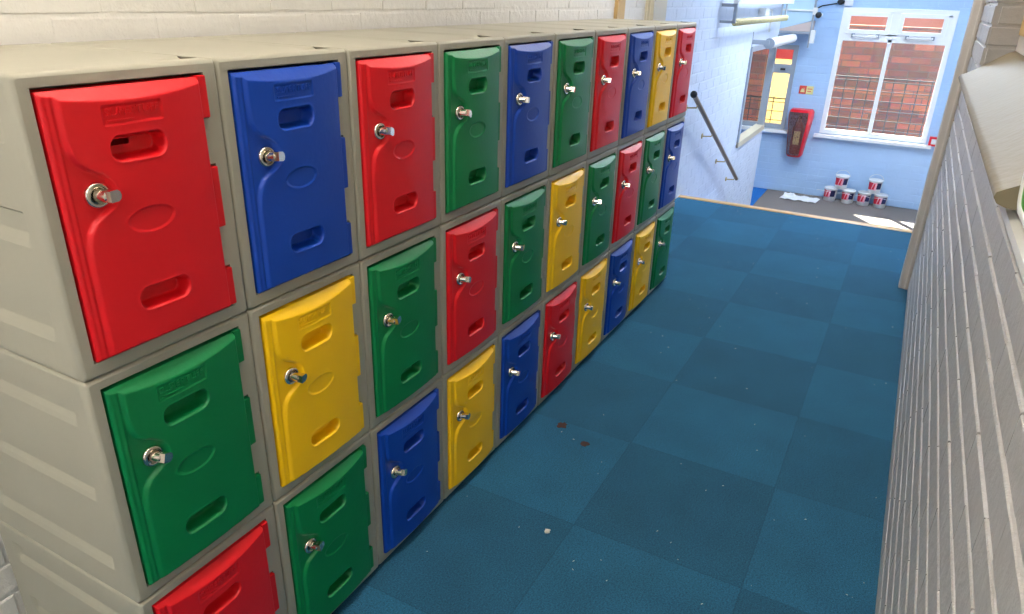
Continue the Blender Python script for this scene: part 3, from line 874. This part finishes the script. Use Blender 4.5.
# ------------------------------------------------------------------ duct on the back wall
du = empty('duct_box', (BX-.004, .43, 1.125)); tag(du, 'pale blue boxed duct with sloped base high in the corner', 'duct')
mb = MB()
mb.prism([(-.17, .12), (.17, .02), (.17, .8), (-.17, .8)][::-1], -.28, 0, 'X')
mb.build('casing', M['duct'], du)
mb = MB(); mb.prism([(-.18, -.0), (.18, -.0), (.18, .018), (-.18, .118)], -.285, 0, 'X'); mb.build('base_board', M['duct_under'], du)
mb = MB(); mb.box((-.30, -.19, -.03), (-.0, .19, -.002), .003); mb.box((-.30, -.195, -.18), (-.27, -.175, .8), .003); mb.build('edge_trim', M['grey_frame'], du)
mb = MB(); mb.box((-.31, -.24, -.13), (-.24, -.19, .02), .01); mb.build('corner_clip', M['white_paint'], du)
mb = MB(); mb.box((-.30, -.17, .225), (-.28, .17, .245), .004); mb.box((-.31, -.22, .19), (-.25, -.17, .27), .008); mb.build('strap', M['white_paint'], du)
se = empty('sensor', (BX-.335, .185, 1.315)); tag(se, 'small black round sensor beside the pale blue duct', 'sensor')
mb = MB(); mb.lathe([(0, .035), (.02, .03), (.033, .015), (.036, 0), (.033, -.015), (.02, -.03), (0, -.035)], n=18); mb.build('dome', M['dark'], se)
mb = MB(); mb.box((-.0, -.01, -.015), (.331, .012, .015), .004); mb.build('mount', M['white_paint'], se)
ca = empty('security_camera', (BX-.004, -.0, 1.465)); tag(ca, 'black round security camera on white box above the large window', 'camera')
mb = MB(); mb.box((-.05, -.14, -.04), (0, -.045, .06), .006); mb.build('mount', M['white_paint'], ca)
mb = MB(); mb.lathe([(0, .035), (.02, .03), (.033, .015), (.036, 0), (.033, -.015), (.02, -.03), (0, -.035)], (-.045, .0, 0), n=18); mb.cyl((-.03, 0, 0), (-.03, -.05, 0), .02); mb.build('lens', M['dark'], ca)
mb = MB(); mb.tube([(BX-.012, .04, 1.445), (BX-.012, .12, 1.43), (BX-.012, .2, 1.415), (BX-.014, .255, 1.385)], .007)
tag(mb.build('cable', M['dark']), 'thin black cable between security camera and duct', 'cable')

# ------------------------------------------------------------------ fire extinguisher in red cover
ex = empty('fire_extinguisher', (BX-.02, .20, -.40)); tag(ex, 'fire extinguisher in red vinyl cover hung on blue wall', 'fire extinguisher')
mb = MB()
lev = [(0, .085, .155), (.02, .098, .17), (.28, .125, .205), (.50, .148, .22), (.57, .145, .21), (.60, .12, .18)]
def sect(hw, dp, z, front=.0):
    pts = []
    for i in range(13):
        a = math.pi*i/12
        # super-ellipse half section bulging toward the room
        cx = math.cos(a); sy = math.sin(a)
        pts.append((-dp*(abs(sy)**.55), hw*(1 if cx >= 0 else -1)*abs(cx)**.55, z))
    return pts
vs = []
for z, hw, dp in lev: vs += sect(hw, dp, z)
nn = 13; fs = []
win = lambda k, i: 0 < k < 4 and 2 <= i <= 7
for k in range(len(lev)-1):
    for i in range(nn-1):
        if not win(k, i): fs.append((k*nn+i, k*nn+i+1, (k+1)*nn+i+1, (k+1)*nn+i))
mb.add(vs, fs, True)
mb.add(vs[:nn], [tuple(range(nn))]); mb.add(vs[-nn:], [tuple(range(nn))])
cv = mb.build('cover', M['vinyl'], ex)
mb = MB(); mb.add([(x+.002, y, z) for x, y, z in vs], [(k*nn+i, k*nn+i+1, (k+1)*nn+i+1, (k+1)*nn+i) for k in range(1, 4) for i in range(2, 8)], True)
mb.build('clear_front', M['clear_vinyl'], cv)
mb = MB(); mb.lathe([(0, .03), (.055, .03), (.065, .045), (.068, .07), (.068, .36), (.05, .42), (.022, .45), (.02, .48), (0, .48)], (-.085, 0, 0), n=24); mb.build('cylinder', M['ext_red'], ex)
mb = MB(); mb.box((-.11, -.02, .48), (-.06, .02, .51), .004); mb.box((-.14, -.008, .51), (-.04, .008, .525), .003)
mb.tube([(-.11, 0, .49), (-.145, .02, .5), (-.15, .04, .4), (-.14, .05, .25)], .008); mb.build('valve', M['dark'], ex)
mb = MB(); mb.box((-.158, -.04, .16), (-.154, .035, .33)); mb.build('label_panel', M['sign_pale'], ex)

sg = empty('wall_sign', (BX-.005, .205, .425)); tag(sg, 'small red and pale yellow fire sign above the extinguisher', 'sign')
mb = MB(); mb.box((-.004, 0, -.05), (0, .085, .05)); mb.build('red_half', M['sign_red'], sg)
mb = MB(); mb.box((-.004, -.085, -.05), (0, 0, .05)); mb.build('pale_half', M['sign_pale'], sg)
mb = MB()
mb.prism([(.015, -.03), (.07, -.03), (.062, .0), (.05, .022), (.04, .0), (.03, .03), (.022, .0)], -.0055, -.004, 'X'); mb.build('flame_mark', M['sign_pale'], sg)
mb = MB(); mb.box((-.0055, -.07, .01), (-.004, -.015, .02)); mb.box((-.0055, -.06, -.02), (-.004, -.015, -.01)); mb.build('text_lines', M['sign_red'], sg)
cp = empty('call_point', (BX-.005, -1.345, -.045)); tag(cp, 'small red alarm call point right of the large window', 'call point')
mb = MB(); mb.box((-.05, -.055, -.055), (0, .055, .055), .006); mb.build('housing', M['vinyl'], cp)
mb = MB(); mb.box((-.053, -.03, -.03), (-.049, .03, .03), .001); mb.build('press_panel', M['white_paint'], cp)

# ------------------------------------------------------------------ tubs on the lower floor
def make_tub():
    r = empty('plastic_tub')
    mb = MB(); mb.lathe([(0, .0), (.066, 0), (.070, .004), (.078, .150), (.082, .152), (.083, .160), (.081, .168), (.076, .170), (.070, .166), (0, .166)], n=32)
    mb.build('tub', M['tub_white'], r)
    # printed band wrapped on the side facing the room: red slanted field, pink middle, navy field
    def band(name, fa, fb, m, z0=.048, z1=.140, off=.0008):
        b = MB(); n = 14; vs = []
        for j in range(n+1):
            v = j/n
            for i in range(n+1):
                u = i/n; a = math.pi+(fa(v)+(fb(v)-fa(v))*u)
                z = z0+(z1-z0)*v; rr = .070+(z-.004)/.146*.008+off
                vs.append((rr*math.cos(a), rr*math.sin(a), z))
        b.add(vs, [(j*(n+1)+i, j*(n+1)+i+1, (j+1)*(n+1)+i+1, (j+1)*(n+1)+i) for j in range(n) for i in range(n)], True)
        b.build(name, m, r)
    band('red_print', lambda v: -1.25, lambda v: -.55+.25*v, M['tub_red'])
    band('pink_print', lambda v: -.55+.25*v, lambda v: .25+.1*v, M['tub_pink'])
    band('red_figure', lambda v: -.42+.3*v, lambda v: -.05+.12*v, M['tub_red'], .055, .13, .0014)
    band('navy_print', lambda v: .25+.1*v, lambda v: 1.1, M['tub_navy'], .06)
    mb = MB(); mb.tube([(.01+.0*math.cos(t), .084*math.cos(t), .156+.075*math.sin(t)) for t in [math.pi*i/20 for i in range(21)]], .003, n=6)
    mb.build('handle', M['white_paint'], r)
    return r
tub = make_tub()
FL = -.9
spots = [(9.44, -.335, 0, 'in bottom row at the far left'), (9.43, -.550, 0, 'in bottom row, second from left'), (9.435, -.735, 0, 'in bottom row, second from right'),
         (9.425, -.925, 0, 'in bottom row at the far right'), (9.435, -.44, .171, 'stacked on top of the left pair'), (9.43, -.83, .171, 'stacked on top of the right pair')]
tc_ = [copy_tree(tub) for _ in spots[1:]]
for o, (x, y, dz, wh) in zip([tub]+tc_, spots):
    o.location = (x, y, FL+dz); o.rotation_euler = (0, 0, random.uniform(-.15, .15)-.1)
    o['label'] = 'white tub with red and navy print, '+wh; o['category'] = 'tub'; o['group'] = 'white tubs stacked by the blue wall'
    for k in o.children:
        if k.name.startswith('handle'):
            if dz == 0: k.rotation_euler = (0, -1.2, 0); k.location = (-.145, 0, .10)

# crumpled paper on the lower floor
mb = MB(); nx, ny = 14, 20
rr = random.Random(5)
vs = []
for i in range(nx+1):
    for j in range(ny+1):
        x = 9.12+.26*i/nx; y = .235-.44*j/ny-.03*i/nx
        z = FL+.006+.012*abs(math.sin(i*.9+j*.4))*abs(math.cos(j*.55))+rr.uniform(0, .004)+(.03 if (i > 10 and j < 6) else 0)*rr.uniform(.4, 1)
        vs.append((x, y, z))
mb.add(vs, [(i*(ny+1)+j, i*(ny+1)+j+1, (i+1)*(ny+1)+j+1, (i+1)*(ny+1)+j) for i in range(nx) for j in range(ny)], False)
o = mb.build('paper_sheet', M['paper']); so = o.modifiers.new('thickness', 'SOLIDIFY'); so.thickness = .002
tag(o, 'crumpled white paper lying on grey matting below the extinguisher', 'paper')

# green board with pale rim on the near right wall
gb = empty('green_board', (.585, RY+.008, 1.37)); tag(gb, 'bright green board with pale rounded rim at near right wall', 'board')
def rrect(hw, hh, r, seg=6):
    pts = []
    for cx, cz, a0 in ((hw-r, hh-r, 0), (-hw+r, hh-r, 90), (-hw+r, -hh+r, 180), (hw-r, -hh+r, 270)):
        for i in range(seg+1):
            a = math.radians(a0+90*i/seg); pts.append((cx+r*math.cos(a), cz+r*math.sin(a)))
    return pts
mb = MB(); mb.prism(rrect(.165, .165, .05), 0, .03); mb.build('panel', M['panel_green'], gb)
mb = MB(); mb.tube([(x, .028, z) for x, z in rrect(.168, .168, .053)], .006, n=12, closed=True); mb.build('rim', M['pale_rim'], gb)
mb = MB(); mb.prism([(0, -.228), (.018, -.228), (.026, -.224), (.030, -.214), (.028, -.204), (.018, -.199), (0, -.199)], -.165, .335, 'X'); mb.build('tray', M['pale_rim'], gb)

# ------------------------------------------------------------------ marks on the carpet
def blot(x, y, r, name, m, label, cat, k=9, h=.0015, seed=1, group=None):
    q = random.Random(seed); mb = MB(); n = 18
    pts = [(r*(.6+.5*q.random())*math.cos(2*math.pi*i/n), r*(.6+.5*q.random())*math.sin(2*math.pi*i/n)) for i in range(n)]
    mb.prism(pts, 0, h, 'Z'); o = mb.build(name, m, None, (x, y, 0)); tag(o, label, cat, group); return o
blot(1.557, -.13, .022, 'carpet_stain', M['rust'], 'small rusty stain on carpet, left one nearer the lockers', 'stain', seed=2, group='stains on the carpet')
blot(1.491, -.25, .018, 'carpet_stain', M['rust'], 'small rusty stain on carpet, right one further from lockers', 'stain', seed=3, group='stains on the carpet')
blot(1.016, -.334, .010, 'lint_speck', M['lint'], 'pale fluff speck on the near carpet left of centre', 'speck', seed=4, h=.004)
q = random.Random(11); mb = MB()
for i in range(90):
    x, y = q.uniform(.6, 4.9), q.uniform(-1.2, -.03); s = q.uniform(.0006, .0016); a = q.uniform(0, 3.14)
    dx, dy = s*2.2*math.cos(a), s*2.2*math.sin(a); ex_, ey = -s*.6*math.sin(a), s*.6*math.cos(a)
    mb.add([(x-dx-ex_, y-dy-ey, .0008), (x+dx-ex_, y+dy-ey, .0008), (x+dx+ex_, y+dy+ey, .0008), (x-dx+ex_, y-dy+ey, .0008), (x, y, .003)], [(0, 1, 4), (1, 2, 4), (2, 3, 4), (3, 0, 4), (3, 2, 1, 0)])
tag(mb.build('carpet_lint', M['lint']), 'tiny white lint flecks scattered over the blue carpet', 'lint', kind='stuff')

# ------------------------------------------------------------------ ceiling lamps and added fill lights
def lamp(x, y, L, m, label, wid=.16):
    r = empty('ceiling_light', (x, y, H)); tag(r, label, 'ceiling light', 'fluorescent ceiling lights')
    mb = MB(); mb.box((-L/2-.02, -wid/2-.02, -.04), (L/2+.02, wid/2+.02, 0), .006); mb.build('housing', M['white_paint'], r)
    mb = MB(); mb.box((-L/2, -wid/2, -.085), (L/2, wid/2, -.041), .012); mb.build('diffuser', m, r)
lamp(.2, -.28, 1.5, M['lamp_warm'], 'long ceiling light over the near lockers')
lamp(3.0, -.35, 1.5, M['lamp_mid'], 'long ceiling light over the far lockers')
lamp(6.9, -.7, 1.8, M['fill_cool'], 'added unseen fill light over the stairwell', .6)  # unseen lamp, enlarged to stand in for daylight from the stair windows
lamp(7.7, 1.3, 1.2, M['fill_cool'], 'added fill light in the lobby behind the stair wall', .2)  # added to brighten the lobby seen through the hatch
lamp(-1.9, -.45, 1.2, M['fill_near'], 'added fill light behind the camera at the near end')  # added out of view to brighten the near side of the lockers
